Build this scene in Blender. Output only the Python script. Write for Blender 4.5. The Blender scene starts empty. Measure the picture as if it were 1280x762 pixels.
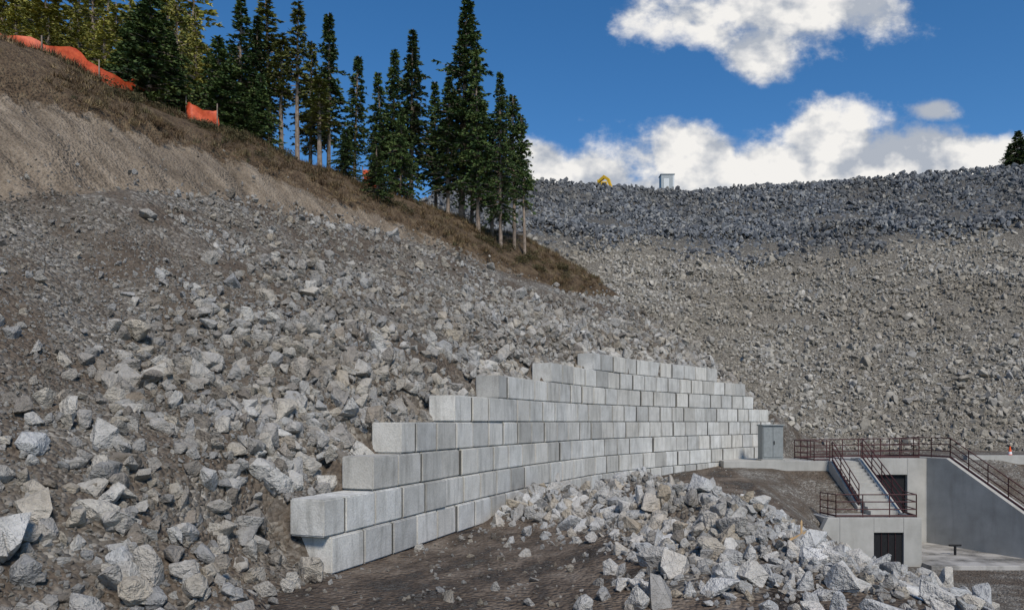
import bpy, bmesh, math, numpy as np, random
from mathutils import Vector
rng=np.random.default_rng(7); random.seed(7)
S=bpy.context.scene
S.view_settings.view_transform='Standard'; S.view_settings.look='None'; S.view_settings.exposure=0
# ---------------------------------------------------------------- helpers
def vnoise(x,y,seed=0):
    xi=np.floor(x).astype(np.int64); yi=np.floor(y).astype(np.int64); fx=x-xi; fy=y-yi
    def h(a,b):
        n=(a*374761393+b*668265263+seed*1442695041)&0xffffffff
        n=((n^(n>>13))*1274126177)&0xffffffff
        return ((n^(n>>16))&0xffff)/65535.0
    fx=fx*fx*(3-2*fx); fy=fy*fy*(3-2*fy)
    return (h(xi,yi)*(1-fx)+h(xi+1,yi)*fx)*(1-fy)+(h(xi,yi+1)*(1-fx)+h(xi+1,yi+1)*fx)*fy
def fbm(x,y,o=4,seed=0):
    r=0;a=.5;t=0
    for i in range(o):
        r=r+a*vnoise(x*2**i,y*2**i,seed+i*17); t+=a; a*=.5
    return r/t
def sm(x,a,b):
    k=np.clip((x-a)/(b-a),0,1); return k*k*(3-2*k)
# ---------------------------------------------------------------- wall curve
KN=[(-3.4,14.9),(-.5,22.8),(1.75,28),(4.3,32.8),(7.9,37.6),(12,42),(16,45.8)]
KP=[(2*KN[0][0]-KN[1][0],2*KN[0][1]-KN[1][1])]+KN+[(2*KN[-1][0]-KN[-2][0],2*KN[-1][1]-KN[-2][1])]
pts=[]
for i in range(1,len(KP)-2):
    p0,p1,p2,p3=[np.array(KP[i+j-1]) for j in range(4)]
    for k in range(40):
        u=k/40
        pts.append(.5*((2*p1)+(-p0+p2)*u+(2*p0-5*p1+4*p2-p3)*u*u+(-p0+3*p1-3*p2+p3)*u**3))
pts.append(np.array(KN[-1])); pts=np.array(pts)
L=np.concatenate([[0],np.cumsum(np.linalg.norm(np.diff(pts,axis=0),axis=1))]); WL=L[-1]
ss=np.arange(0,WL,.4); cx=np.interp(ss,L,pts[:,0]); cy=np.interp(ss,L,pts[:,1])
d0=(pts[1]-pts[0])/np.linalg.norm(pts[1]-pts[0]); d1=(pts[-1]-pts[-2])/np.linalg.norm(pts[-1]-pts[-2])
pre=np.arange(-60,0,.8); post=np.arange(WL,WL+70,.8)
CS=np.concatenate([pre,ss,post])
CX=np.concatenate([pts[0,0]+pre*d0[0],cx,pts[-1,0]+(post-WL)*d1[0]])
CY=np.concatenate([pts[0,1]+pre*d0[1],cy,pts[-1,1]+(post-WL)*d1[1]])
TX=np.gradient(CX,CS); TY=np.gradient(CY,CS); n_=np.hypot(TX,TY); TX/=n_; TY/=n_
def st(X,Y):
    X=X.ravel();Y=Y.ravel(); s=np.empty_like(X);t=np.empty_like(X)
    for i in range(0,len(X),20000):
        x=X[i:i+20000];y=Y[i:i+20000]
        d=(x[:,None]-CX)**2+(y[:,None]-CY)**2; k=d.argmin(1)
        dx=x-CX[k];dy=y-CY[k]
        s[i:i+20000]=CS[k]+dx*TX[k]+dy*TY[k]; t[i:i+20000]=-dx*TY[k]+dy*TX[k]
    return s,t
def cpos(s,t):
    x=np.interp(s,CS,CX);y=np.interp(s,CS,CY);tx=np.interp(s,CS,TX);ty=np.interp(s,CS,TY)
    n=math.hypot(tx,ty);tx/=n;ty/=n
    return x-ty*t,y+tx*t,tx,ty
STARTS=[-.35,-.55,1.35,2.75,5.9,9.3,14.1,18.7]; ENDS=[37,37,37,37,36.9,35.6,34.2,31.6]; BH=.75
# ---------------------------------------------------------------- terrain
GX=np.array([-10,0,6,9,12,14.3,15,18.8,19.1,23,60.])
GY=np.array([-50,8,16,22,28,32,35.25,35.65,37.3,41.3,41.65,70.])
GZ=np.array([
[0,0,0,-.6,-1.8,-2.9,-3.2,-3.7,-3.7,-3.7,-3.7],
[0,0,0,-.7,-2.0,-3,-3.3,-3.7,-3.7,-3.7,-3.7],
[0,0,0.1,-.7,-2.0,-3.0,-3.2,-3.7,-3.7,-3.7,-3.7],
[0,0,.1,-.6,-1.9,-3.0,-3.3,-3.7,-3.7,-3.7,-3.7],
[0,0,.2,-.4,-1.6,-2.9,-3.4,-3.8,-3.8,-3.8,-3.8],
[0,0,.3,-.1,-.9,-2.5,-3.5,-3.8,-3.8,-3.8,-3.8],
[0,0,.3,.2,-.3,-1.8,-3.7,-3.8,-3.8,-3.8,-3.8],
[0,0,.3,.3,-.2,-1.5,-2.1,-2.2,-3.8,-3.8,-3.8],
[0,0,.3,.4,.1,-.6,-1.5,-1.6,-3.8,-3.8,-3.8],
[0,0,.3,.5,.55,.6,.55,.55,-3.8,-3.8,-3.8],
[0,0,.3,.5,.6,.6,.6,.6,.6,.7,.7],
[0,0,.3,.5,.6,.6,.6,.6,.6,.9,.9]])
BL=[(1.4,24.8,2.2,1.7,.85),(.5,22.9,1.2,1.5,.35),(4.2,23.2,2.6,2.2,1.2),(4.6,19.5,2.0,2.2,1.15),(4.9,16.5,1.8,2.0,.9),(3.4,13.3,1.4,1.2,.4),(6.2,14.3,2.0,2.0,.35)]
def bil(X,Y):
    X=np.clip(X,GX[0],GX[-1]-1e-6);Y=np.clip(Y,GY[0],GY[-1]-1e-6)
    i=np.searchsorted(GX,X,'right')-1;j=np.searchsorted(GY,Y,'right')-1
    u=(X-GX[i])/(GX[i+1]-GX[i]);v=(Y-GY[j])/(GY[j+1]-GY[j])
    return (GZ[j,i]*(1-u)+GZ[j,i+1]*u)*(1-v)+(GZ[j+1,i]*(1-u)+GZ[j+1,i+1]*u)*v
def terrain(X,Y,full=False):
    X=np.asarray(X,float).ravel();Y=np.asarray(Y,float).ravel()
    s,t=st(X,Y)
    n1=fbm(X*.12,Y*.12,4,3)-.5; n2=fbm(X*.6,Y*.6,4,5)-.5
    g=bil(X,Y)
    # wing wall embankment
    dR=(X-22.3)*.929+(Y-42)*.371; u=((X-22.3)*2.4+(Y-42)*-6)/41.76
    g=np.where((dR>.42)&(Y<42.2),np.interp(u,[.3,1,1.53],[.85,-1.66,-3.7]),g)
    inb=(X>14.9)&(dR<.5)&(Y>32)&(Y<42)
    pile=np.zeros_like(X)
    for a,b,rx,ry,h in BL:
        pile=np.maximum(pile,h*np.exp(-((X-a)/rx)**2-((Y-b)/ry)**2))
    pile=pile*(1+.9*n2)
    g=g+pile+np.where(inb,0,n2*.16)+1.4*np.exp(-(X*X+Y*Y)/30)
    base=np.interp(s,[-40,-8,0,1.7,2.7,5.4,8.9,13.9,18.9,33,36,40,48,60],[-4,-.9,1.2,1.6,2.2,3.0,3.75,4.6,5.45,5.75,4.6,3,0,-3])
    low=base+.64*t
    steps=np.full_like(X,-.12)
    for k in range(8): steps=steps+BH*((s>STARTS[k]+.15)&(s<ENDS[k]))
    w_=1-sm(t,.75,2.6)
    low=np.where(s>-3,low*(1-w_)+w_*np.where(s>STARTS[0]+.15,steps,np.minimum(low,.02+.25*np.maximum(t,-1)+n2*.2)),low)
    low=low-3*np.maximum(-t-.3,0)*(s>2)
    tb=np.interp(s,[-20,-4,1.4,13.9,22.9,31,40],[12.0,11.6,11.3,11.4,9.6,8.5,8])+n1*1.6
    hill=low+.24*np.maximum(t-tb,0)+n1*1.2*sm(t,1,6)+n2*.35*sm(t,1,3)
    cap=np.interp(X,[-200,-40,-27.5,-21,-16,-10.9,-3.8,.5,3.2,7.5,10.6,15,18,22,30],[50,27,22.5,19.3,18,17.0,15.7,15.1,13.9,11,7.4,4.8,3,1,0])+.08*(np.clip(Y,20,75)-42)+n2*.9+n1*1
    k=1.0; hh=np.clip(.5+.5*(cap-hill)/k,0,1); hm=cap*(1-hh)+hill*hh-k*hh*(1-hh)
    front=(s>STARTS[0]+.15)&(t<.4)&(s<WL+.3)
    hm=np.where(front,-9,hm)
    cyy=np.interp(X,[-60,1.7,27,70,150],[108,108,113,102,95])
    top=np.interp(X,[-60,-30,-8,200],[15,24,38,38])
    dam=top-.68*(cyy-Y)
    dam=np.minimum(dam,top+.0*Y)+n1*2.2*sm(top-dam,0,6)+n2*.8+.9*np.exp(-((dam-26)/1.3)**2)
    z=np.maximum(np.maximum(g,hm),dam)
    if not full: return z
    ish=(hm>=z-1e-6); isd=(dam>=z-1e-6)
    gw=np.interp(s,[0,14,23,28],[4.8,2.8,1.2,.5])
    return z,s,t,tb,gw,ish,isd,pile,n1,n2,inb
def mk(name,v,f,mat=None,parent=None,smooth=False):
    me=bpy.data.meshes.new(name); me.from_pydata([tuple(a) for a in v],[],[tuple(a) for a in f]); me.update()
    if smooth: me.shade_smooth()
    o=bpy.data.objects.new(name,me); S.collection.objects.link(o)
    if mat: me.materials.append(mat)
    if parent: o.parent=parent
    return o
def empty(name,loc=(0,0,0)):
    e=bpy.data.objects.new(name,None); S.collection.objects.link(e); e.location=loc; return e
# ---------------------------------------------------------------- material helpers
class M:
    def __init__(s,name,rough=.9):
        s.m=bpy.data.materials.new(name); s.m.use_nodes=True; s.t=s.m.node_tree; s.n=s.t.nodes; s.l=s.t.links
        s.b=s.n['Principled BSDF']; s.b.inputs['Roughness'].default_value=rough
        s.b.inputs['Specular IOR Level'].default_value=.25
        s.pos=s.n.new('ShaderNodeNewGeometry').outputs['Position']
    def set(s,i,v):
        if isinstance(v,(int,float)): i.default_value=v
        elif isinstance(v,tuple): i.default_value=v if len(v)==len(i.default_value) else (*v,1)
        else: s.l.new(v,i)
    def noise(s,sc,det=4,vec=None,rough=.6):
        n=s.n.new('ShaderNodeTexNoise'); n.inputs['Scale'].default_value=sc; n.inputs['Detail'].default_value=det; n.inputs['Roughness'].default_value=rough
        s.l.new(vec or s.pos,n.inputs['Vector']); return n.outputs['Fac']
    def vor(s,sc,vec=None,feat='F1'):
        n=s.n.new('ShaderNodeTexVoronoi'); n.feature=feat; n.inputs['Scale'].default_value=sc; s.l.new(vec or s.pos,n.inputs['Vector']); return n
    def mapv(s,scale,vec=None,rot=(0,0,0)):
        n=s.n.new('ShaderNodeMapping'); n.inputs['Scale'].default_value=scale; n.inputs['Rotation'].default_value=rot; s.l.new(vec or s.pos,n.inputs['Vector']); return n.outputs[0]
    def ramp(s,f,st,interp='LINEAR'):
        n=s.n.new('ShaderNodeValToRGB'); s.l.new(f,n.inputs[0]); e=n.color_ramp.elements; n.color_ramp.interpolation=interp
        while len(e)<len(st): e.new(.5)
        for a,(p,c) in zip(e,st):
            a.position=p; a.color=(*c,1) if isinstance(c,tuple) else (c,c,c,1)
        return n.outputs[0]
    def mix(s,f,a,b,mode='MIX'):
        n=s.n.new('ShaderNodeMix'); n.data_type='RGBA'; n.blend_type=mode
        s.set(n.inputs[0],f); s.set(n.inputs[6],a); s.set(n.inputs[7],b); return n.outputs[2]
    def math(s,op,a,b=0.0,clamp=False):
        n=s.n.new('ShaderNodeMath'); n.operation=op; n.use_clamp=clamp; s.set(n.inputs[0],a); s.set(n.inputs[1],b); return n.outputs[0]
    def attr(s,name):
        n=s.n.new('ShaderNodeAttribute'); n.attribute_name=name; return n
    def bump(s,h,dist=.05,st=1.0):
        n=s.n.new('ShaderNodeBump'); n.inputs['Distance'].default_value=dist; n.inputs['Strength'].default_value=st; s.l.new(h,n.inputs['Height']); s.l.new(n.outputs[0],s.b.inputs['Normal'])
    def col(s,c): s.set(s.b.inputs['Base Color'],c)
def simple(name,c,rough=.7,var=.25,sc=8,metal=0):
    m=M(name,rough); n=m.noise(sc,3)
    m.col(m.ramp(n,[(.3,tuple(x*(1-var) for x in c)),(.7,tuple(min(1,x*(1+var)) for x in c))])); m.b.inputs['Metallic'].default_value=metal
    m.bump(n,.01,.4); return m.m
# ---------------------------------------------------------------- terrain mesh
def axis(a,b,step,lo,hi,g=1.12):
    c=list(np.arange(a,b+1e-6,step)); d=step;x=b;R=[]
    while x<hi: d*=g; x+=d; R.append(x)
    d=step;x=a;Lf=[]
    while x>lo: d*=g; x-=d; Lf.append(x)
    return np.array(Lf[::-1]+c+R)
ax=axis(-30,30,.25,-700,700); ay=axis(6,60,.25,-300,900)
XX,YY=np.meshgrid(ax,ay); nx,ny=len(ax),len(ay)
z,s_,t_,tb,gw,ish,isd,pile,n1,n2,inb=terrain(XX,YY,True)
# erosion rills on the bare cut
rill=(np.abs(np.sin(s_*1.5+5*fbm(s_*.5,t_*.4,3,51)))*.28+fbm(s_*1.4,t_*.5,4,52)*.7)*sm(t_-tb,-.3,.6)*(1-sm(t_-tb-gw,-.3,1))*ish
z=z-rill
V=np.stack([XX.ravel(),YY.ravel(),z],1)
ii=np.arange(nx*ny).reshape(ny,nx)
F=np.stack([ii[:-1,:-1].ravel(),ii[:-1,1:].ravel(),ii[1:,1:].ravel(),ii[1:,:-1].ravel()],1)
me=bpy.data.meshes.new('ground'); me.vertices.add(len(V)); me.vertices.foreach_set('co',V.ravel())
me.loops.add(F.size); me.loops.foreach_set('vertex_index',F.ravel().astype(np.int32)); me.polygons.add(len(F))
me.polygons.foreach_set('loop_start',np.arange(0,F.size,4,dtype=np.int32)); me.update(calc_edges=True); me.shade_smooth()
grass=sm(t_-tb-gw,-.8,.8)*ish
cut=sm(t_-tb,-.5,.5)*ish
dark=np.where(isd,sm(z+n1*6,23,26),0)
dirt=np.where(~ish&~isd&(pile<.15)&(XX.ravel()<12),1.,0)
a=me.attributes.new('mask','FLOAT_COLOR','POINT'); a.data.foreach_set('color',np.stack([grass,cut,dark,dirt],1).astype(np.float32).ravel())
a2=me.attributes.new('damm','FLOAT','POINT'); a2.data.foreach_set('value',isd.astype(np.float32))
a3=me.attributes.new('along','FLOAT_VECTOR','POINT'); a3.data.foreach_set('vector',np.stack([s_,t_,z],1).astype(np.float32).ravel())
ground=bpy.data.objects.new('ground',me); S.collection.objects.link(ground)
m=M('ground_mat',.95)
sep=m.n.new('ShaderNodeSeparateColor'); at=m.attr('mask'); m.l.new(at.outputs['Color'],sep.inputs[0])
nb=m.noise(.5,3); nf=m.noise(7,4); nm=m.noise(2.2,3)
v1=m.vor(11)
sv=m.n.new('ShaderNodeSeparateColor'); m.l.new(v1.outputs['Color'],sv.inputs[0])
gcol=m.ramp(sv.outputs[0],[(0,(.10,.085,.068)),(.6,(.185,.165,.138)),(1,(.38,.355,.31))])
dcol=m.ramp(nf,[(.3,(.07,.054,.04)),(.7,(.17,.135,.102))])
gravel=m.mix(m.ramp(nb,[(.40,0.0),(.58,1.0)]),gcol,dcol)
damc=m.ramp(sv.outputs[0],[(0,(.09,.078,.062)),(.5,(.18,.16,.13)),(1,(.34,.31,.255))])
c=m.mix(m.attr('damm').outputs['Fac'],gravel,damc)
c=m.mix(sep.outputs[2],c,m.mix(.5,damc,(.04,.045,.052)))
al=m.attr('along').outputs['Vector']
rd=m.noise(.8,6,m.mapv((.5,1.1,1),al),.72)
road=m.ramp(rd,[(.40,(.032,.023,.016)),(.47,(.095,.071,.052)),(.56,(.165,.128,.096)),(.7,(.27,.225,.18))])
c=m.mix(at.outputs['Alpha'],c,m.mix(m.ramp(nf,[(.5,0.0),(.75,.35)]),road,gcol))
strn=m.noise(1.0,5,m.mapv((1.9,.4,.4),al),.74)
cutc=m.ramp(strn,[(.34,(.075,.055,.037)),(.47,(.20,.155,.11)),(.66,(.37,.30,.225))])
cutc=m.mix(.3,cutc,m.ramp(nf,[(.3,(.11,.083,.058)),(.7,(.36,.30,.225))]))
cutc=m.mix(m.ramp(nb,[(.45,.0),(.65,.4)]),cutc,(.14,.112,.083))
c=m.mix(m.ramp(m.math('ADD',sep.outputs[1],m.math('MULTIPLY',m.math('SUBTRACT',nm,.5),1.0)),[(.42,0.0),(.58,1.0)]),c,cutc)
gr=m.ramp(m.noise(2.4,5,None,.75),[(.3,(.045,.03,.018)),(.5,(.115,.078,.046)),(.7,(.20,.15,.09))])
c=m.mix(m.ramp(m.math('ADD',sep.outputs[0],m.math('MULTIPLY',m.math('SUBTRACT',nm,.5),1.4)),[(.4,0.0),(.62,1.0)]),c,gr)
m.col(c)
wet=m.ramp(rd,[(.40,.12),(.46,.95)]); m.set(m.b.inputs['Roughness'],m.mix(at.outputs['Alpha'],(.95,.95,.95),wet))
hb=m.math('ADD',m.math('MULTIPLY',v1.outputs['Distance'],-1.2),m.math('ADD',nf,m.math('MULTIPLY',strn,1.2)))
m.bump(hb,.10,.9); me.materials.append(m.m)
# ---------------------------------------------------------------- rocks
def rock_proto(seed):
    r=np.random.default_rng(seed); n=r.integers(10,17)
    p=r.normal(size=(n,3)); p/=np.linalg.norm(p,axis=1)[:,None]; p*=r.uniform(.78,1.08,(n,1)); p*=np.array([1,r.uniform(.62,.95),r.uniform(.45,.8)])
    bm=bmesh.new()
    for q in p: bm.verts.new(q)
    h=bmesh.ops.convex_hull(bm,input=bm.verts)
    bmesh.ops.delete(bm,geom=[g for g in h['geom_interior'] if isinstance(g,bmesh.types.BMVert)],context='VERTS')
    bmesh.ops.remove_doubles(bm,verts=bm.verts[:],dist=.22)
    h=bmesh.ops.convex_hull(bm,input=bm.verts)
    bmesh.ops.bevel(bm,geom=bm.edges[:],offset=.055,segments=1,affect='EDGES',profile=.6,clamp_overlap=True)
    bmesh.ops.triangulate(bm,faces=bm.faces[:])
    for v in bm.verts:
        if v.co.length>1.15: v.co*=1.1/v.co.length
        v.co+=v.co.normalized()*r.normal()*.02
    me=bpy.data.meshes.new('rock'); bm.to_mesh(me); bm.free(); return me
def rockmat(name,stops,far=False):
    m=M(name,.9); oi=m.n.new('ShaderNodeObjectInfo'); tc=m.n.new('ShaderNodeTexCoord').outputs['Object']
    c=m.ramp(oi.outputs['Random'],stops)
    n=m.noise(2.0,2 if far else 4,tc,.7); c=m.mix(.7,c,m.ramp(n,[(.3,.45),(.5,.82),(.7,1.0)]),'MULTIPLY')
    big=m.noise(.09 if far else .35,3); c=m.mix(.7,c,m.ramp(big,[(.35,(.66,.61,.54)),(.6,(1,1,1))]),'MULTIPLY')
    m.col(c)
    if not far: m.bump(n,.25,.8)
    return m.m
R1=rockmat('limestone_rubble',[(0,(.23,.20,.165)),(.15,(.42,.395,.36)),(.35,(.54,.52,.48)),(.5,(.35,.345,.335)),(.65,(.52,.465,.38)),(.85,(.62,.60,.555)),(1,(.31,.26,.205))])
R2=rockmat('fresh_broken_limestone',[(0,(.30,.285,.265)),(.2,(.64,.63,.60)),(.4,(.47,.47,.46)),(.7,(.74,.72,.68)),(.85,(.52,.45,.35)),(1,(.66,.65,.62))])
R3=rockmat('dam_riprap_tan',[(0,(.22,.205,.175)),(.3,(.36,.335,.29)),(.6,(.45,.41,.34)),(.85,(.34,.33,.31)),(1,(.56,.52,.45))],True)
R4=rockmat('dam_riprap_dark',[(0,(.08,.085,.095)),(.4,(.155,.165,.18)),(.7,(.22,.23,.24)),(.9,(.29,.285,.27)),(1,(.38,.37,.34))],True)
def protos(nm,mat,n,seed):
    col=bpy.data.collections.new(nm)
    for i in range(n):
        me=rock_proto(seed+i); me.materials.append(mat); o=bpy.data.objects.new('rock_shape',me); col.objects.link(o)
    return col
def gn_scatter(name,P,rot,scl,idx,col):
    me=bpy.data.meshes.new(name); me.vertices.add(len(P)); me.vertices.foreach_set('co',np.asarray(P,np.float32).ravel())
    for nm_,ty,fld,arr in (('rot','FLOAT_VECTOR','vector',rot),('scl','FLOAT_VECTOR','vector',scl)):
        a=me.attributes.new(nm_,ty,'POINT'); a.data.foreach_set(fld,np.asarray(arr,np.float32).ravel())
    a=me.attributes.new('idx','INT','POINT'); a.data.foreach_set('value',np.asarray(idx,np.int32))
    o=bpy.data.objects.new(name,me); S.collection.objects.link(o)
    g=bpy.data.node_groups.new(name,'GeometryNodeTree')
    g.interface.new_socket('Geometry',in_out='INPUT',socket_type='NodeSocketGeometry'); g.interface.new_socket('Geometry',in_out='OUTPUT',socket_type='NodeSocketGeometry')
    gi=g.nodes.new('NodeGroupInput');go=g.nodes.new('NodeGroupOutput'); ip=g.nodes.new('GeometryNodeInstanceOnPoints')
    ci=g.nodes.new('GeometryNodeCollectionInfo'); ci.inputs['Collection'].default_value=col; ci.inputs['Separate Children'].default_value=True; ci.inputs['Reset Children'].default_value=True
    def na(n,ty):
        q=g.nodes.new('GeometryNodeInputNamedAttribute'); q.data_type=ty; q.inputs[0].default_value=n; return q.outputs[0]
    g.links.new(gi.outputs[0],ip.inputs['Points']); g.links.new(ci.outputs[0],ip.inputs['Instance']); ip.inputs['Pick Instance'].default_value=True
    g.links.new(na('idx','INT'),ip.inputs['Instance Index']); g.links.new(na('rot','FLOAT_VECTOR'),ip.inputs['Rotation']); g.links.new(na('scl','FLOAT_VECTOR'),ip.inputs['Scale'])
    g.links.new(ip.outputs[0],go.inputs[0]); md=o.modifiers.new('scatter','NODES'); md.node_group=g
    return o
def rockset(name,X,Y,r,col,sink=.25,lift=0.0):
    z=terrain(X,Y); n=len(X)
    P=np.stack([X,Y,z+r*(lift+sink*rng.uniform(-1,1.4,n))],1)
    return gn_scatter(name,P,rng.uniform(0,6.28,(n,3)),r[:,None]*rng.uniform(.8,1.2,(n,3)),rng.integers(0,14,n),col)
c1=protos('rubble_shapes',R1,14,100); c2=protos('pile_shapes',R2,14,200); c3=protos('riprap_shapes',R3,14,300); c4=protos('riprap_dark_shapes',R4,14,400)
def logn(med,sg,n,a,b): return np.clip(np.exp(rng.normal(math.log(med),sg,n)),a,b)
def region(n,x0,x1,y0,y1,yp=1.0):
    X=rng.uniform(x0,x1,n); Y=y0+(y1-y0)*rng.uniform(0,1,n)**yp
    k=np.abs(X)<Y*.78+3; return X[k],Y[k]
# left slope
X,Y=region(150000,-26,18,7,58,1.0)
z,s,t,tb,gw,ish,isd,pile,n1,n2,inb=terrain(X,Y,True)
dm=fbm(X*.16+5,Y*.16,4,21)
up=np.clip(t/tb,0,1)
patch=sm(dm,.52,.62)*.88
band=np.exp(-((up-.72)/.22)**2)*sm(s,3,12)*.5
keep=ish&(t<tb+rng.normal(0,.45,len(t))-.2)&((s<STARTS[0]-.15)|(t>1.0)|(s>WL+.5))&(z>-.05)&(rng.uniform(0,1,len(X))<(1-patch)*(1-band))
X,Y,up,s=X[keep],Y[keep],up[keep],s[keep]
med=np.interp(up,[0,.25,.5,1],[.13,.11,.082,.062])*np.interp(s,[-10,-2,6,15,40],[1.3,1.2,1.0,1.0,1.25])
r=np.clip(med*np.exp(rng.normal(0,.55,len(X))),.03,.45)
rockset('rubble_slope',X,Y,r,c1,.25,.15)
X,Y=region(40000,-18,2,7,22)
z,s,t,tb,gw,ish,isd,pile,n1,n2,inb=terrain(X,Y,True)
keep=ish&(t<tb)&((s<STARTS[0]-.1)|(t>1.0)); X,Y=X[keep],Y[keep]
rockset('rubble_gravel',X,Y,logn(.038,.4,len(X),.02,.08),c1,.4)
# larger boulders low on the near slope
X,Y=region(2800,-14,0,8,20)
z,s,t,tb,gw,ish,isd,pile,n1,n2,inb=terrain(X,Y,True)
keep=ish&(t<7)&((s<STARTS[0]-.4)|(t>1.6))&(rng.uniform(0,1,len(X))<.55*np.clip(1.1-t/6,0,1)); X,Y=X[keep],Y[keep]
rockset('slope_boulders',X,Y,logn(.22,.3,len(X),.14,.42),c1,.15,.3)
# stones on the bare cut
X,Y=region(9000,-26,2,18,48)
z,s,t,tb,gw,ish,isd,pile,n1,n2,inb=terrain(X,Y,True)
keep=ish&(t>tb-.3)&(t<tb+gw)&(rng.uniform(0,1,len(X))<np.exp(-(t-tb)/.7)*.8+.03); X,Y=X[keep],Y[keep]
rockset('cut_slope_stones',X,Y,logn(.05,.5,len(X),.02,.2),c1,.3,-.6)
# pile
X,Y=region(80000,-2,20,9,36)
z,s,t,tb,gw,ish,isd,pile,n1,n2,inb=terrain(X,Y,True)
pr=np.clip(pile*2.6,0,1)+np.where((X>4.5)&(Y<31)&(X<15),.40*(1-sm(X+Y*.12,12.5,16)),0)
pr=pr*np.where((Y>27.5)&(X>5),.25,1)*(1-.7*sm(fbm(X*.5,Y*.5,3,77),.55,.65)*(Y<20))
keep=(~ish)&(rng.uniform(0,1,len(X))<pr*.5)&((t<-.3)|(s<-1))&~((X>14)&(Y>33)); X,Y,p_=X[keep],Y[keep],pile[keep]
r=np.clip(np.where(rng.uniform(0,1,len(X))<.34,logn(.165,.45,len(X),.06,.46),logn(.065,.45,len(X),.02,.2)),.02,.46)
rockset('rock_pile',X,Y,r,c2,.25,.1)
# scattered small stones on dirt
X,Y=region(18000,-4,30,8,58)
z,s,t,tb,gw,ish,isd,pile,n1,n2,inb=terrain(X,Y,True)
keep=(~ish)&(~isd)&(~inb)&(fbm(X*.5,Y*.5,3,9)>.45)&((t<-.2)|(s<-1))&~((X>11.5)&(X<26)&(Y>34)&(Y<44)); X,Y=X[keep],Y[keep]
rockset('loose_stones',X,Y,logn(.04,.6,len(X),.018,.25),c1,.3)
# hero boulders
B=np.array([(2.35,11.9,.5),(1.5,12.3,.3),(3.4,12.2,.36),(1.1,11.7,.27),(2.9,13.4,.4),(4.4,12.8,.34),(1.9,14.3,.3),(4.6,15.4,.4),(3.6,16.2,.38),(0.6,21.6,.38),(1.3,21.4,.34),(3.2,20.5,.4),(-5.9,11.3,.42),(-7.2,10.6,.45),(-6.6,12.4,.38),(-8.1,12.6,.42),(-5.3,12.6,.33),(5.4,14.2,.36),(8.0,13.0,.34),(7.0,12.4,.36),(5.6,12.6,.38),(6.6,14.6,.4),(9.3,14.5,.32),(.2,22.8,.4),(4.2,14.2,.42)])
rockset('boulder_group',B[:,0],B[:,1],B[:,2],c2,.1,.25)
# dam
X=rng.uniform(-14,85,115000);Y=rng.uniform(46,118,115000)
z,s,t,tb,gw,ish,isd,pile,n1,n2,inb=terrain(X,Y,True)
keep=isd&(np.abs(X)<Y*.74+2)&(z>.4); X,Y,z,n1=X[keep],Y[keep],z[keep],n1[keep]
keep=(z<37.6)|(rng.uniform(0,1,len(X))<.4); X,Y,z,n1=X[keep],Y[keep],z[keep],n1[keep]
dk=rng.uniform(0,1,len(X))<sm(z+n1*6,21,27)
rockset('dam_riprap',X[~dk],Y[~dk],logn(.175,.48,(~dk).sum(),.08,.7),c3,.3,.1)
rockset('dam_crest_riprap',X[dk],Y[dk],logn(.23,.42,dk.sum(),.1,.6),c4,.3,.15)
# ---------------------------------------------------------------- retaining wall
bm=bmesh.new(); bmesh.ops.create_cube(bm,size=1)
BLx,BD=1.2,.8
for v in bm.verts: v.co=Vector((v.co.x*BLx,v.co.y*BD,v.co.z*BH))
bmesh.ops.bevel(bm,geom=bm.edges[:],offset=.03,segments=2,affect='EDGES')
bm.verts.ensure_lookup_table(); bv=np.array([v.co for v in bm.verts]); bf=[[v.index for v in f.verts] for f in bm.faces]; bm.free()
Vw=[];Fw=[];Cw=[]
for r_ in range(8):
    s=STARTS[r_]; k=0
    while s+.5<ENDS[r_]:
        ln=BLx*rng.uniform(.99,1.01)
        if k==0 and r_%2==1: ln=BLx*.62
        x,y,tx,ty=cpos(s+ln/2,BD/2+.055*r_+rng.normal()*.02)
        ang=rng.normal()*.012; ca,sa=math.cos(ang),math.sin(ang)
        q=bv*np.array([(ln-.05)/BLx,1,.975]); px=q[:,0]*ca-q[:,1]*sa; py=q[:,0]*sa+q[:,1]*ca
        o0=len(Vw); tone=rng.uniform(.78,1.08)*(1 if rng.uniform()>.15 else .82); warm=rng.uniform(0,1)
        for a,b,c_,bx in zip(px,py,q[:,2],bv[:,0]):
            Vw.append((x+tx*a-ty*b, y+ty*a+tx*b, c_+BH/2+BH*r_+rng.normal()*.0005))
            joint_shade=.22 if (bx>BLx/2-.024 or (k>0 and bx<-BLx/2+.024)) else 1.0   # shade of the vertical joints, painted into the block tone
            Cw.append((tone*joint_shade,warm,r_/8,1))
        Fw+= [[i+o0 for i in f] for f in bf]; s+=ln; k+=1
m=M('cast_concrete_block',.85)
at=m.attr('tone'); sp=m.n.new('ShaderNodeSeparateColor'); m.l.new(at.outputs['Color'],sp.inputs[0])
n=m.noise(1.5,4); nst=m.noise(1.5,4,m.mapv((3,3,.5))); nfine=m.noise(25,3)
c=m.ramp(n,[(.3,(.50,.49,.455)),(.55,(.65,.64,.60)),(.75,(.74,.725,.69))])
c=m.mix(m.math('MULTIPLY',sp.outputs[1],.45),c,(.64,.59,.50))
c=m.mix(m.ramp(nst,[(.48,0.0),(.7,.6)]),c,(.30,.29,.26))
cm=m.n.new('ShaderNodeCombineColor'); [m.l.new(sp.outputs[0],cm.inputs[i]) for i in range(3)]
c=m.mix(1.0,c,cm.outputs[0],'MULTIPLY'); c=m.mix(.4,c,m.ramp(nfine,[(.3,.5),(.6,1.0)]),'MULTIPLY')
m.col(c); m.bump(m.math('ADD',n,m.math('MULTIPLY',nfine,.35)),.04,.7)
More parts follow.
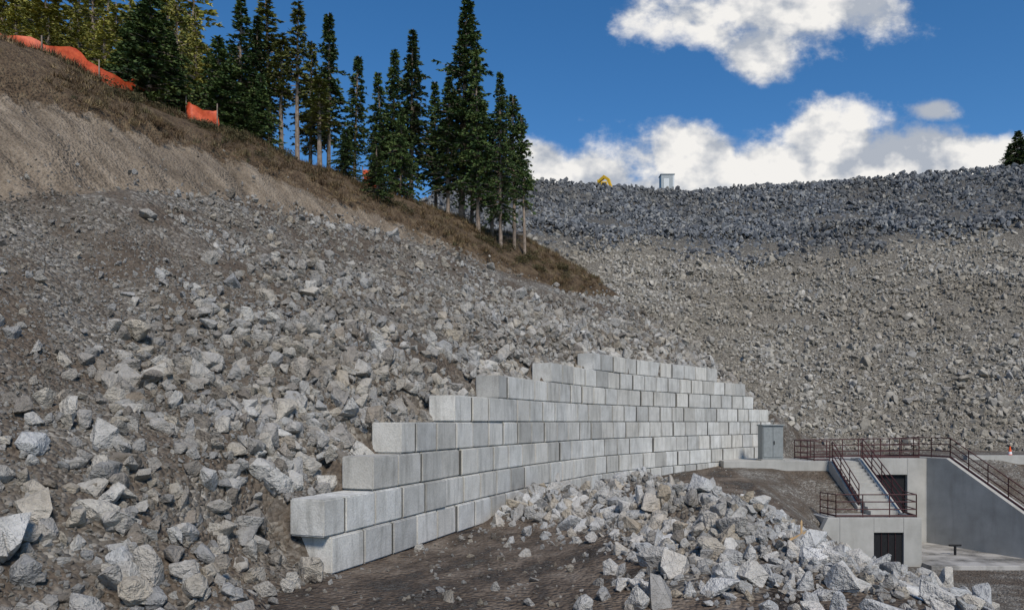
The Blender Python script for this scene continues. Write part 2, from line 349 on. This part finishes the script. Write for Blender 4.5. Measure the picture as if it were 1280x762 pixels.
w=mk('block_retaining_wall',Vw,Fw,m.m); a=w.data.attributes.new('tone','FLOAT_COLOR','POINT'); a.data.foreach_set('color',np.array(Cw,np.float32).ravel())
# ---------------------------------------------------------------- concrete outlet structure
m=M('structure_concrete',.8); n=m.noise(.9,4); n2m=m.noise(1.2,4,m.mapv((2,2,.3)))
c=m.ramp(n,[(.3,(.33,.32,.29)),(.7,(.45,.435,.40))]); c=m.mix(m.ramp(n2m,[(.5,0.0),(.75,.4)]),c,(.23,.215,.185)); m.col(c); m.bump(m.noise(14,3),.01,.5); CON=m.m
DARK=simple('dark_steel_and_shade',(.012,.012,.013),.7); RAIL=simple('maroon_rail_paint',(.06,.02,.02),.5,.2)  # near-black: dark machine and fitting parts, plus painted shade inside both openings
OS=empty('outlet_structure')
def box(name,x0,x1,y0,y1,z0,z1,mat,parent=None,bev=.02):
    v=[(x,y,z) for x in (x0,x1) for y in (y0,y1) for z in (z0,z1)]
    f=[(0,1,3,2),(4,6,7,5),(0,4,5,1),(2,3,7,6),(0,2,6,4),(1,5,7,3)]
    o=mk(name,v,f,mat,parent)
    if bev: b=o.modifiers.new('b','BEVEL'); b.width=bev; b.segments=2
    return o
def prism(name,poly,org,d,nrm,th,mat,parent=None,bev=.02):
    n=len(poly); v=[]
    for k in (0,1):
        for a_,z_ in poly: v.append((org[0]+d[0]*a_+nrm[0]*th*k,org[1]+d[1]*a_+nrm[1]*th*k,z_))
    f=[tuple(range(n))[::-1],tuple(range(n,2*n))]+[(i,(i+1)%n,(i+1)%n+n,i+n) for i in range(n)]
    o=mk(name,v,f,mat,parent)
    b_=bmesh.new(); b_.from_mesh(o.data); bmesh.ops.recalc_face_normals(b_,faces=b_.faces[:]); b_.to_mesh(o.data); b_.free()
    if bev: b=o.modifiers.new('b','BEVEL'); b.width=bev; b.segments=2
    return o
def tubes(name,segs,mat,parent=None,ns=8):
    V=[];F=[]
    for p,q,r0,r1 in segs:
        p=Vector(p);q=Vector(q);d=(q-p).normalized(); u=d.orthogonal().normalized(); w_=d.cross(u); o0=len(V)
        for P_,R_ in ((p,r0),(q,r1)):
            for i in range(ns):
                a_=2*math.pi*i/ns; V.append(P_+(u*math.cos(a_)+w_*math.sin(a_))*R_)
        F+=[(o0+i,o0+(i+1)%ns,o0+ns+(i+1)%ns,o0+ns+i) for i in range(ns)]+[tuple(range(o0,o0+ns))[::-1],tuple(range(o0+ns,o0+2*ns))]
    return mk(name,V,F,mat,parent)
def rail(name,path,h=1.07,sp=1.1,parent=OS):
    sg=[];r=.027
    for a_,b_ in zip(path[:-1],path[1:]):
        a_=Vector(a_);b_=Vector(b_);n=max(1,round((b_-a_).length/sp))
        for i in range(n+1):
            p=a_.lerp(b_,i/n); sg.append((p,p+Vector((0,0,h)),r,r))
        for k in (.35,.68,1.0):
            o=Vector((0,0,h*k)); sg.append((a_+o,b_+o,r,r))
        o=Vector((0,0,.07)); sg.append((a_+o,b_+o,.045,.045))
    return tubes(name,sg,RAIL,parent)
box('platform_slab',11.6,18.95,40.85,44,.3,.86,CON,OS)
box('platform_slab_rear',18.96,24.4,41.76,45,.3,.93,CON,OS)
box('back_wall_left',18.96,19.7,40.9,41.75,-3.8,1.0,CON,OS)
box('back_wall_right',21.7,22.9,40.9,41.75,-3.8,1.0,CON,OS)
box('back_wall_lintel',19.703,21.697,40.903,41.747,.1,.997,CON,OS)
box('doorway_shade_panel',19.65,21.75,41.12,41.22,-3.8,.12,DARK,OS,0)  # darkness of the doorway recess, painted as a near-black panel
DW=(.3714,-.9285); NW=(.9285,.3714)
prism('wing_wall',[(0,-3.9),(11,-3.9),(11,-3.72),(9.9,-3.72),(6.46,-1.5),(2.26,1.06),(0,1.06)],(22.35,41.9),DW,NW,.7,CON,OS)
box('chamber_front_left',15.4,17.0,35,35.4,-3.9,-1.5,CON,OS)
box('chamber_front_right',18.4,19.25,35,35.4,-3.9,-1.5,CON,OS)
box('chamber_front_lintel',17.003,18.397,35.003,35.397,-2.2,-1.503,CON,OS)
prism('chamber_splay',[(0,-3.9),(0.997,-3.9),(.997,-1.503),(.45,-1.503),(0,-2.4)],(14.4,35.003),(1,0),(0,1),.39,CON,OS)
box('chamber_roof',14.9,18.9,35.41,37.4,-1.9,-1.56,CON,OS)
box('chamber_shade_panel',16.95,18.45,35.12,35.2,-3.9,-2.1,DARK,OS,0)  # near-black panel stands in for the shaded hollow of the chamber
tubes('gate_bars',[((17.05+.33*i,35.08,-3.7),(17.05+.33*i,35.08,-2.2),.012,.012) for i in range(1,4)],RAIL,OS)
prism('stair_side_wall',[(0,-3.8),(6,-3.8),(6,1.0),(5.4,1.0),(1.2,-1.45),(0,-1.45)],(18.92,35.41),(0,1),(1,0),.32,CON,OS)
prism('stair_stringer',[(0,-2.3),(3.45,-.4),(3.45,.86),(3.2,.86),(0,-1.25)],(17.35,37.42),(0,1),(1,0),.22,CON,OS)
sv_=[];sf=[]
for i in range(14):
    y1=40.85-i*.31; zt=.82-i*.168
    o0=len(sv_); sv_+=[(x,y,zz) for x in (17.58,18.9) for y in (y1-.31,y1) for zz in (zt-.5,zt)]
    sf+=[[q+o0 for q in f] for f in [(0,1,3,2),(4,6,7,5),(0,4,5,1),(2,3,7,6),(0,2,6,4),(1,5,7,3)]]
mk('stair_steps',sv_,sf,CON,OS)
rail('handrail_landing',[(15.3,37.0,-1.56),(15.3,35.2,-1.5),(19.1,35.2,-1.5),(19.1,36.4,-1.45),(19.1,40.6,1.0)])
rail('handrail_stair',[(17.46,37.5,-1.2),(17.46,40.6,.86)])
rail('handrail_platform',[(17.46,40.95,.86),(16.6,40.95,.86),(16.6,43.8,.86),(22.6,44.6,.93)],sp=1.0)
def wp(a_,z_): return (22.35+DW[0]*a_+NW[0]*.3,41.9+DW[1]*a_+NW[1]*.3,z_)
rail('handrail_wing',[(22.6,44.6,.93),wp(0,1.06),wp(2.26,1.06),wp(6.46,-1.5),wp(9.9,-3.7)])
rail('handrail_back_wall',[(19.3,41.2,1.0),(22.5,41.2,1.0)])
m=M('apron_concrete',.35); n=m.noise(.8,4); m.col(m.ramp(n,[(.35,(.16,.15,.135)),(.6,(.42,.40,.37))])); m.set(m.b.inputs['Roughness'],m.ramp(n,[(.35,.15),(.55,.7)]))
prism('apron',[(19.25,-3.6),(25.2,-3.6),(25.2,-3.9),(19.25,-3.9)],(0,34.2),(1,0),(0,1),6.7,m.m,OS)
tubes('apron_valve',[((22,37,-3.6),(22,37,-3.1),.06,.06),((21.7,37,-3.12),(22.3,37,-3.12),.05,.05)],DARK,OS)
# electrical cabinet
CAB=simple('cabinet_paint',(.24,.255,.25),.5,.12); EC=empty('electrical_cabinet',(0,0,0))
box('cabinet_body',13.85,15.0,41.2,42.0,.93,2.78,CAB,EC); box('cabinet_roof',13.8,15.05,41.12,42.05,2.783,2.86,CAB,EC)
box('cabinet_door_left',13.9,14.41,41.17,41.2,1.05,2.7,CAB,EC,.005); box('cabinet_door_right',14.43,14.95,41.17,41.2,1.05,2.7,CAB,EC,.005)
box('cabinet_handle',14.46,14.5,41.12,41.17,1.75,1.95,DARK,EC,.005); box('cabinet_plinth',13.75,15.1,41.1,42.1,.864,.928,CON,EC)
# cone
ORG=simple('safety_orange',(.75,.10,.02),.5,.1); WH=simple('white_band',(.75,.75,.75),.5,.05)
TC=empty('traffic_cone'); cxx,cyy_=28.6,42.8; cz=float(terrain([cxx],[cyy_])[0])+.02
box('cone_base',cxx-.22,cxx+.22,cyy_-.22,cyy_+.22,cz,cz+.05,ORG,TC)
tubes('cone_body',[((cxx,cyy_,cz+.05),(cxx,cyy_,cz+.4),.17,.11),((cxx,cyy_,cz+.55),(cxx,cyy_,cz+.85),.085,.03)],ORG,TC,16)
tubes('cone_band',[((cxx,cyy_,cz+.4),(cxx,cyy_,cz+.55),.11,.085)],WH,TC,16)
box('concrete_curb',25.6,31,41.9,42.3,.6,1.12,CON)
YEL=simple('machine_yellow',(.62,.38,.02),.5,.15)
# survey stake
WOOD=simple('lath_wood',(.5,.34,.18))
stx,sty=5.75,14.8; stz=float(terrain([stx],[sty])[0])+.1; SS=empty('survey_stake')
prism('stake',[(-.02,stz-.3),(.02,stz-.3),(.02,stz+.45),(0,stz+.5),(-.02,stz+.45)],(stx,sty),(1,0),(.1,.99),.02,WOOD,SS,0)
prism('cross_lath',[(-.25,stz+.12),(-.24,stz+.08),(.2,stz+.28),(.19,stz+.32)],(stx,sty-.03),(1,0),(.1,.99),.02,WOOD,SS,0)
# excavator on crest
EX=empty('excavator'); ex,ey=14.8,115.5; ez=float(terrain([ex],[ey])[0])-.7
for sx in (-1.1,.6): box('track_%d'%(sx>0),ex+sx,ex+sx+.5,ey-1.6,ey+1.6,ez,ez+.8,DARK,EX,.25)
box('body',ex-1.2,ex+1.2,ey-.6,ey+1.9,ez+.85,ez+1.9,YEL,EX,.1); box('cab',ex-1.15,ex-.2,ey-1.2,ey+.3,ez+.9,ez+2.7,YEL,EX,.08)
box('cab_window',ex-1.0,ex-.35,ey-1.23,ey-1.2,ez+1.7,ez+2.5,DARK,EX,.0)
prism('boom',[(0,ez+1.4),(.3,ez+1.3),(-.5,ez+3.6),(-1.4,ez+4.3),(-2.6,ez+3.6),(-2.5,ez+3.2),(-1.4,ez+3.75),(-.9,ez+3.4)],(ex+.6,ey-.2),(.8,-.6),(.6,.8),.4,YEL,EX,.03)
prism('stick',[(-2.7,ez+3.9),(-2.3,ez+3.5),(-1.9,ez+2.0),(-2.2,ez+1.9)],(ex+.7,ey-.1),(.8,-.6),(.6,.8),.3,YEL,EX,.02)
prism('bucket',[(-2.3,ez+2.0),(-1.7,ez+2.0),(-1.5,ez+1.4),(-2.1,ez+1.0),(-2.6,ez+1.3)],(ex+.5,ey-.3),(.8,-.6),(.6,.8),.8,DARK,EX,.02)
SH=empty('control_shed'); sx,sy=23.7,114.2; sz=float(terrain([sx],[sy])[0])-.2
GRY=simple('shed_panel',(.33,.36,.37),.5,.08); WHP=simple('shed_white',(.6,.62,.62),.5,.05)
box('shed_body',sx-1,sx+.75,sy-.8,sy+.8,sz-.5,sz+2.8,GRY,SH); box('shed_end',sx+.753,sx+1.0,sy-.8,sy+.8,sz-.5,sz+2.8,WHP,SH); box('shed_roof',sx-1.1,sx+1.1,sy-.9,sy+.9,sz+2.803,sz+2.9,GRY,SH); box('shed_door',sx-.6,sx+.2,sy-.83,sy-.803,sz,sz+2.2,WHP,SH,0)
# ---------------------------------------------------------------- trees
def conifer_mesh(name,h,r,seed,bare=.1,dens=1.0,mats=None,shape=.95):
    g=np.random.default_rng(seed); V=[];F=[];MI=[]
    ns=7; lv=8; lean=g.normal(0,.012,2)*h
    for k in range(lv+1):
        f=k/lv; R=.013*h*(1-f)**.8+.01
        for i in range(ns):
            a=2*math.pi*i/ns; V.append((R*math.cos(a)+lean[0]*f*f,R*math.sin(a)+lean[1]*f*f,f*h-.3*(k==0)))
    for k in range(lv):
        for i in range(ns): F.append((k*ns+i,k*ns+(i+1)%ns,(k+1)*ns+(i+1)%ns,(k+1)*ns+i)); MI.append(0)
    nb=int(34*h*dens); lobes=g.uniform(.4,1.25,(9,16))
    for b in range(nb):
        f=bare+(.985-bare)*g.uniform()**1.05; az=g.uniform(0,6.283)
        prof=(1-f)**shape*min(1,(f-bare)/.10*.5+.5)
        Lb=r*prof*lobes[int(az/6.2832*9)%9,int(f*15.9)]*g.uniform(.6,1.25)+.10
        if f<bare+.15 and g.uniform()<.4: continue
        dx,dy=math.cos(az),math.sin(az); z0=f*h; up_=g.uniform(.05,.5) if f>.6 else g.uniform(-.2,.25); dr=g.uniform(.2,.5)
        x0,y0=lean[0]*f*f,lean[1]*f*f
        def bp(u): return np.array([x0+dx*Lb*u,y0+dy*Lb*u,z0+up_*Lb*u-dr*Lb*u*u*.8])
        o=len(V); V+=[tuple(bp(0)+[0,0,.03]),tuple(bp(0)-[0,0,.03]),tuple(bp(.95))]; F.append((o,o+1,o+2)); MI.append(0)
        nc=max(3,int(Lb/.10)); sd=np.array([-dy,dx,0])
        for c_ in range(nc):
            u=g.uniform(.15,1.02); p=bp(min(u,1))
            for q in range(4):
                side=g.choice([-1,1]); d=np.array([dx,dy,-.1])*g.uniform(.4,1)+sd*side*g.uniform(.1,1)+np.array([0,0,g.uniform(-.45,.35)])
                d/=np.linalg.norm(d); ln=g.uniform(.14,.34)*(1.15-.4*u)
                wv=np.cross(d,g.normal(size=3)); wv/=np.linalg.norm(wv)+1e-6; wv*=g.uniform(.025,.05)
                o=len(V); V+=[tuple(p+wv),tuple(p-wv),tuple(p+d*ln*.6-wv*.8),tuple(p+d*ln),tuple(p+d*ln*.6+wv*.8)]; F.append((o,o+1,o+2,o+3,o+4)); MI.append(1)
    me=bpy.data.meshes.new(name); me.from_pydata(V,[],F); me.update()
    for mm in mats: me.materials.append(mm)
    me.polygons.foreach_set('material_index',np.array(MI,np.int32)); return me
def folmat(name,a,b,c_):
    m=M(name,.75); tc=m.n.new('ShaderNodeTexCoord').outputs['Object']; oi=m.n.new('ShaderNodeObjectInfo')
    n=m.noise(1.3,3,tc); c=m.ramp(n,[(.3,a),(.52,b),(.72,c_)]); hv=m.n.new('ShaderNodeHueSaturation'); m.l.new(c,hv.inputs['Color'])
    m.set(hv.inputs['Value'],m.math('ADD',.7,m.math('MULTIPLY',oi.outputs['Random'],.6))); m.col(hv.outputs[0]); return m.m
BK=simple('bark',(.24,.19,.15),.9,.4,6)
FD=folmat('spruce_needles',(.03,.055,.024),(.065,.105,.03),(.15,.18,.055))
FO=folmat('olive_needles',(.06,.075,.024),(.14,.155,.042),(.26,.25,.075))
FG=folmat('sunlit_needles',(.10,.12,.03),(.29,.28,.065),(.55,.48,.13))
spec=[(12,2.5,1,.16,1.15,FD,.9),(10,1.9,2,.22,1.1,FD,.95),(9,1.25,3,.27,.9,FD,.8),(6,1.9,4,.03,1.8,FD,.8),(9,1.0,5,.38,.5,FO,.6),(11,2.2,6,.16,1.05,FD,1.0),(9,1.4,7,.15,.85,FO,.75),(9,2.0,11,.05,.75,FG,.7),(8,1.6,12,.1,.75,FG,.7),(12,2.0,13,.34,.85,FD,.6)]
var=[conifer_mesh('conifer_mesh',a,b,c_,d_,e_,[BK,f_],g_) for a,b,c_,d_,e_,f_,g_ in spec]
def tree(x,y,top,r,v,name='spruce_tree'):
    g=float(terrain([x],[y])[0]); h=top-g; H,R=spec[v][0],spec[v][1]
    o=bpy.data.objects.new(name,var[v]); S.collection.objects.link(o); o.location=(x,y,g-.1); o.scale=(r/R,r/R,h/H); o.rotation_euler=(random.uniform(-.02,.02),random.uniform(-.02,.02),random.uniform(0,6.28)); return o
def px(x,D,ytop): return (x-640)*D/931,D,3+(527-ytop)*D/931
TL=[(185,35.5,-14,2.3,3),(165,36.5,25,1.6,3),(212,36.5,35,1.5,3),(276,39,45,1.9,3),(299,40,-8,2.1,5),(318,41,15,1.9,0),(338,43,-2,1.5,4),(352,41,40,1.2,4),(372,41,2,1.1,4),(388,43,48,1.3,6),(411,43,12,1.8,1),(400,41,95,1.2,4),(443,44,64,1.1,2),(476,45,88,1.7,5),(490,45.5,58,1.7,1),(514,46,34,2.3,0),(545,48,100,1.5,1),(577,47,-6,3.3,0),(560,46,90,1.8,5),(598,46,62,2.0,5),(626,46,86,1.8,0),(643,47,112,1.5,9),(656,47,136,1.3,9),(325,40,90,1.3,3),(286,39,120,1.2,3),
(432,40.5,160,1.0,3),(472,40,180,1.1,3),(590,48,120,1.6,9),(306,39,120,1.3,3),(500,44.5,140,1.4,3),(615,47,150,1.6,9)]
for x,D,yt,r,v in TL:
    X_,Y_,Zt=px(x,D,yt); tree(X_,Y_,Zt,r,v)
for i in range(24):
    x=-60+i*13+random.uniform(-8,8); D=random.uniform(44,54); X_,Y_,Zt=px(x,D,random.uniform(-60,15)); tree(X_,Y_,Zt,random.uniform(1.7,2.6),7+i%2,'larch_tree')
for x,D,yt in ((20,40,5),(60,41,15),(100,40,20),(245,42,15),(262,42,55),(222,40,-20),(130,39,20)):
    X_,Y_,Zt=px(x,D,yt); tree(X_,Y_,Zt,1.5,7,'larch_tree')
for x,D,yt,r in ((1272,105,163,2.4),(1262,106,180,1.7),(1290,105,150,2.6),(1310,106,160,2.4)):
    X_,Y_,Zt=px(x,D,yt); tree(X_,Y_,Zt,r,3)
# ---------------------------------------------------------------- dry grass + brush
GM=M('dry_grass',.9); oi=GM.n.new('ShaderNodeObjectInfo'); GM.col(GM.ramp(oi.outputs['Random'],[(0,(.08,.05,.028)),(.5,(.17,.115,.06)),(.8,(.26,.19,.10)),(1,(.06,.07,.03))]))
gc=bpy.data.collections.new('grass_shapes')
for i in range(4):
    V_=[];F_=[]
    for b in range(26):
        a=rng.uniform(0,6.28);R=rng.uniform(0,.2);x,y=R*math.cos(a),R*math.sin(a);h=rng.uniform(.08,.3);l=rng.uniform(.05,.25);a2=rng.uniform(0,6.28)
        o=len(V_);w_=.012;V_+=[(x-w_*math.sin(a2),y+w_*math.cos(a2),0),(x+w_*math.sin(a2),y-w_*math.cos(a2),0),(x+l*math.cos(a2),y+l*math.sin(a2),h)];F_.append((o,o+1,o+2))
    me=bpy.data.meshes.new('tuft');me.from_pydata(V_,[],F_);me.materials.append(GM.m);gc.objects.link(bpy.data.objects.new('tuft_shape',me))
X=rng.uniform(-45,6,24000);Y=rng.uniform(20,54,24000)
z,s,t,tb,gw,ish,isd,pile,n1,n2,inb=terrain(X,Y,True)
keep=ish&(t>tb+gw+rng.normal(0,.4,len(t)))&(fbm(X*.5,Y*.5,3,33)>.42)&(np.abs(X)<Y*.8+3); X,Y,z=X[keep],Y[keep],z[keep]; n=len(X)
gn_scatter('dry_grass',np.stack([X,Y,z-.02],1),np.stack([rng.normal(0,.2,n),rng.normal(0,.2,n),rng.uniform(0,6.28,n)],1),np.repeat(rng.uniform(.5,1.3,(n,1)),3,1),rng.integers(0,4,n),gc)
# low shrubs
BM_=folmat('shrub_leaves',(.03,.035,.015),(.08,.07,.03),(.16,.11,.05))
bc=bpy.data.collections.new('shrub_shapes')
for i in range(3):
    V_=[];F_=[]
    for b in range(420):
        d=rng.normal(size=3);d/=np.linalg.norm(d);d[2]=abs(d[2])*.8;p=d*rng.uniform(.3,1)**.6*rng.uniform(.7,1.1);e1=rng.normal(size=3)*.07;e2=rng.normal(size=3)*.07
        o=len(V_);V_+=[tuple(p),tuple(p+e1),tuple(p+e2)];F_.append((o,o+1,o+2))
    me=bpy.data.meshes.new('shrub');me.from_pydata(V_,[],F_);me.materials.append(BM_);bc.objects.link(bpy.data.objects.new('shrub_shape',me))
X=rng.uniform(-24,4,1100);Y=rng.uniform(30,52,1100)
z,s,t,tb,gw,ish,isd,pile,n1,n2,inb=terrain(X,Y,True)
keep=ish&(t>tb+gw+.8)&(fbm(X*.3,Y*.3,3,41)>.5); X,Y,z=X[keep],Y[keep],z[keep]; n=len(X)
gn_scatter('low_shrubs',np.stack([X,Y,z-.05],1),np.stack([rng.normal(0,.1,n),rng.normal(0,.1,n),rng.uniform(0,6.28,n)],1),rng.uniform(.25,.75,(n,1))*np.array([[1,1,.8]]),rng.integers(0,3,n),bc)
# ---------------------------------------------------------------- orange fence
OM=M('orange_plastic_mesh',.5); n=OM.noise(4,3); OM.col(OM.ramp(n,[(.3,(.42,.05,.018)),(.7,(.72,.13,.045))]))
def fence(name,pa):
    P=[];pa=[np.array(p,float) for p in pa]
    for a,b in zip(pa[:-1],pa[1:]):
        n=int(np.linalg.norm(b-a)/.25)+1
        for i in range(n): P.append(a+(b-a)*i/n)
    P.append(pa[-1]); P=np.array(P); z=terrain(P[:,0],P[:,1]); V=[];F=[];sg=[]
    for i,(p,zz) in enumerate(zip(P,z)):
        sag=.10*math.sin(i*.9)+.04*random.uniform(-1,1)
        for k in range(5): V.append((p[0]+.05*math.sin(i*1.3+k),p[1]+.06*math.sin(i*.8+k*1.7),zz+.05+(.9+sag)*k/4))
        if i:
            for k in range(4): o=(i-1)*5+k; F.append((o,o+5,o+6,o+1))
        if i%9==0: sg.append(((p[0],p[1]-.1,zz-.2),(p[0],p[1]-.1,zz+1.2),.03,.03))
    E=empty(name); mk('mesh_panel',V,F,OM.m,E,True); tubes('posts',sg,BK,E)
fence('safety_fence',[(-24,30.9),(-21.4,31.0),(-19.4,31.7),(-17.8,33.2),(-17.3,36.9),(-16.2,37.0),(-15.4,35.4),(-14.2,36.0)])
fence('safety_fence',[(-8.6,43),(-7.6,42.8)])
# ---------------------------------------------------------------- camera
cam=bpy.data.cameras.new('camera'); co=bpy.data.objects.new('camera',cam); S.collection.objects.link(co); S.camera=co
co.location=(0,0,3); co.rotation_euler=(math.radians(90),0,0); cam.sensor_width=36; cam.lens=26.2; cam.shift_y=.114; cam.clip_end=3000
# ---------------------------------------------------------------- light
EL,AZ=math.radians(46),math.radians(162)
sd=bpy.data.lights.new('sun','SUN'); sd.energy=3.4; sd.angle=math.radians(12); sd.color=(1,.93,.83)
so=bpy.data.objects.new('sun',sd); S.collection.objects.link(so)
d=Vector((math.sin(AZ)*math.cos(EL),math.cos(AZ)*math.cos(EL),math.sin(EL))); so.rotation_euler=d.to_track_quat('Z','Y').to_euler()
W=bpy.data.worlds.new('World'); S.world=W; W.use_nodes=True; T=W.node_tree; N=T.nodes; Lk=T.links
bg=N['Background']; out=N['World Output']; sky=N.new('ShaderNodeTexSky'); sky.sky_type='NISHITA'; sky.sun_disc=False; sky.sun_elevation=EL; sky.sun_rotation=AZ; sky.altitude=1500; sky.air_density=1.0; sky.dust_density=.3; sky.ozone_density=2
hs=N.new('ShaderNodeHueSaturation'); hs.inputs['Saturation'].default_value=1.3; Lk.new(sky.outputs[0],hs.inputs['Color']); Lk.new(hs.outputs[0],bg.inputs[0]); bg.inputs[1].default_value=.13
tc=N.new('ShaderNodeTexCoord'); sx_=N.new('ShaderNodeSeparateXYZ'); Lk.new(tc.outputs['Generated'],sx_.inputs[0])
def mt(op,a,b=0.0,c=False):
    n=N.new('ShaderNodeMath'); n.operation=op; n.use_clamp=c
    for i,v in enumerate((a,b)):
        if isinstance(v,(int,float)): n.inputs[i].default_value=v
        else: Lk.new(v,n.inputs[i])
    return n.outputs[0]
yy=mt('MAXIMUM',sx_.outputs[1],.05); u_=mt('DIVIDE',sx_.outputs[0],yy); v_=mt('DIVIDE',sx_.outputs[2],yy)
cb=N.new('ShaderNodeCombineXYZ'); Lk.new(u_,cb.inputs[0]); Lk.new(v_,cb.inputs[1])
def nz(sc,det,off=(0,0,0),r=.6,st_=(1,1.25,1)):
    mp=N.new('ShaderNodeMapping'); mp.inputs['Location'].default_value=off; mp.inputs['Scale'].default_value=st_; Lk.new(cb.outputs[0],mp.inputs[0])
    n=N.new('ShaderNodeTexNoise'); n.inputs['Scale'].default_value=sc; n.inputs['Detail'].default_value=det; n.inputs['Roughness'].default_value=r; Lk.new(mp.outputs[0],n.inputs['Vector']); return n.outputs['Fac']
CL=[(.35,.565,.17,.075),(.33,.50,.06,.05),(.46,.565,.08,.055),(.24,.35,.065,.055),(.12,.335,.10,.055),(.04,.35,.05,.04),(.17,.30,.16,.05),(.43,.37,.08,.058),(.53,.355,.085,.055),(.40,.32,.17,.055),(.62,.335,.10,.045),(.565,.42,.04,.02)]
cur=None
for a,b,rx,ry in CL:
    q=N.new('ShaderNodeVectorMath'); q.operation='MULTIPLY_ADD'; Lk.new(cb.outputs[0],q.inputs[0]); q.inputs[1].default_value=(1/rx,1/ry,0); q.inputs[2].default_value=(-a/rx,-b/ry,0)
    l_=N.new('ShaderNodeVectorMath'); l_.operation='LENGTH'; Lk.new(q.outputs[0],l_.inputs[0])
    cur=l_.outputs['Value'] if cur is None else mt('MINIMUM',cur,l_.outputs['Value'])
cur=mt('MAXIMUM',mt('SUBTRACT',1.2,cur),-1.2)
nn=nz(8,7,(3,1,0),.6)
den=mt('ADD',cur,mt('MULTIPLY',mt('SUBTRACT',nn,.5),2.8))
mask=N.new('ShaderNodeValToRGB'); Lk.new(den,mask.inputs[0]); mask.color_ramp.elements[0].position=.0; mask.color_ramp.elements[1].position=.65; mask.color_ramp.interpolation='EASE'
sh=nz(8,4,(3+.03,1-.035,0),.6)
shd=mt('ADD',mt('MULTIPLY',mt('SUBTRACT',nn,sh),2.4),nz(5,2,(7,2,0)))
cr=N.new('ShaderNodeValToRGB'); Lk.new(shd,cr.inputs[0]); e=cr.color_ramp.elements; e[0].position=.25; e[0].color=(.45,.49,.56,1); e[1].position=.65; e[1].color=(.95,.93,.90,1)
bg2=N.new('ShaderNodeBackground'); Lk.new(cr.outputs[0],bg2.inputs[0]); bg2.inputs[1].default_value=.95
mx=N.new('ShaderNodeMixShader'); Lk.new(mask.outputs[0],mx.inputs[0]); Lk.new(bg.outputs[0],mx.inputs[1]); Lk.new(bg2.outputs[0],mx.inputs[2]); Lk.new(mx.outputs[0],out.inputs[0])
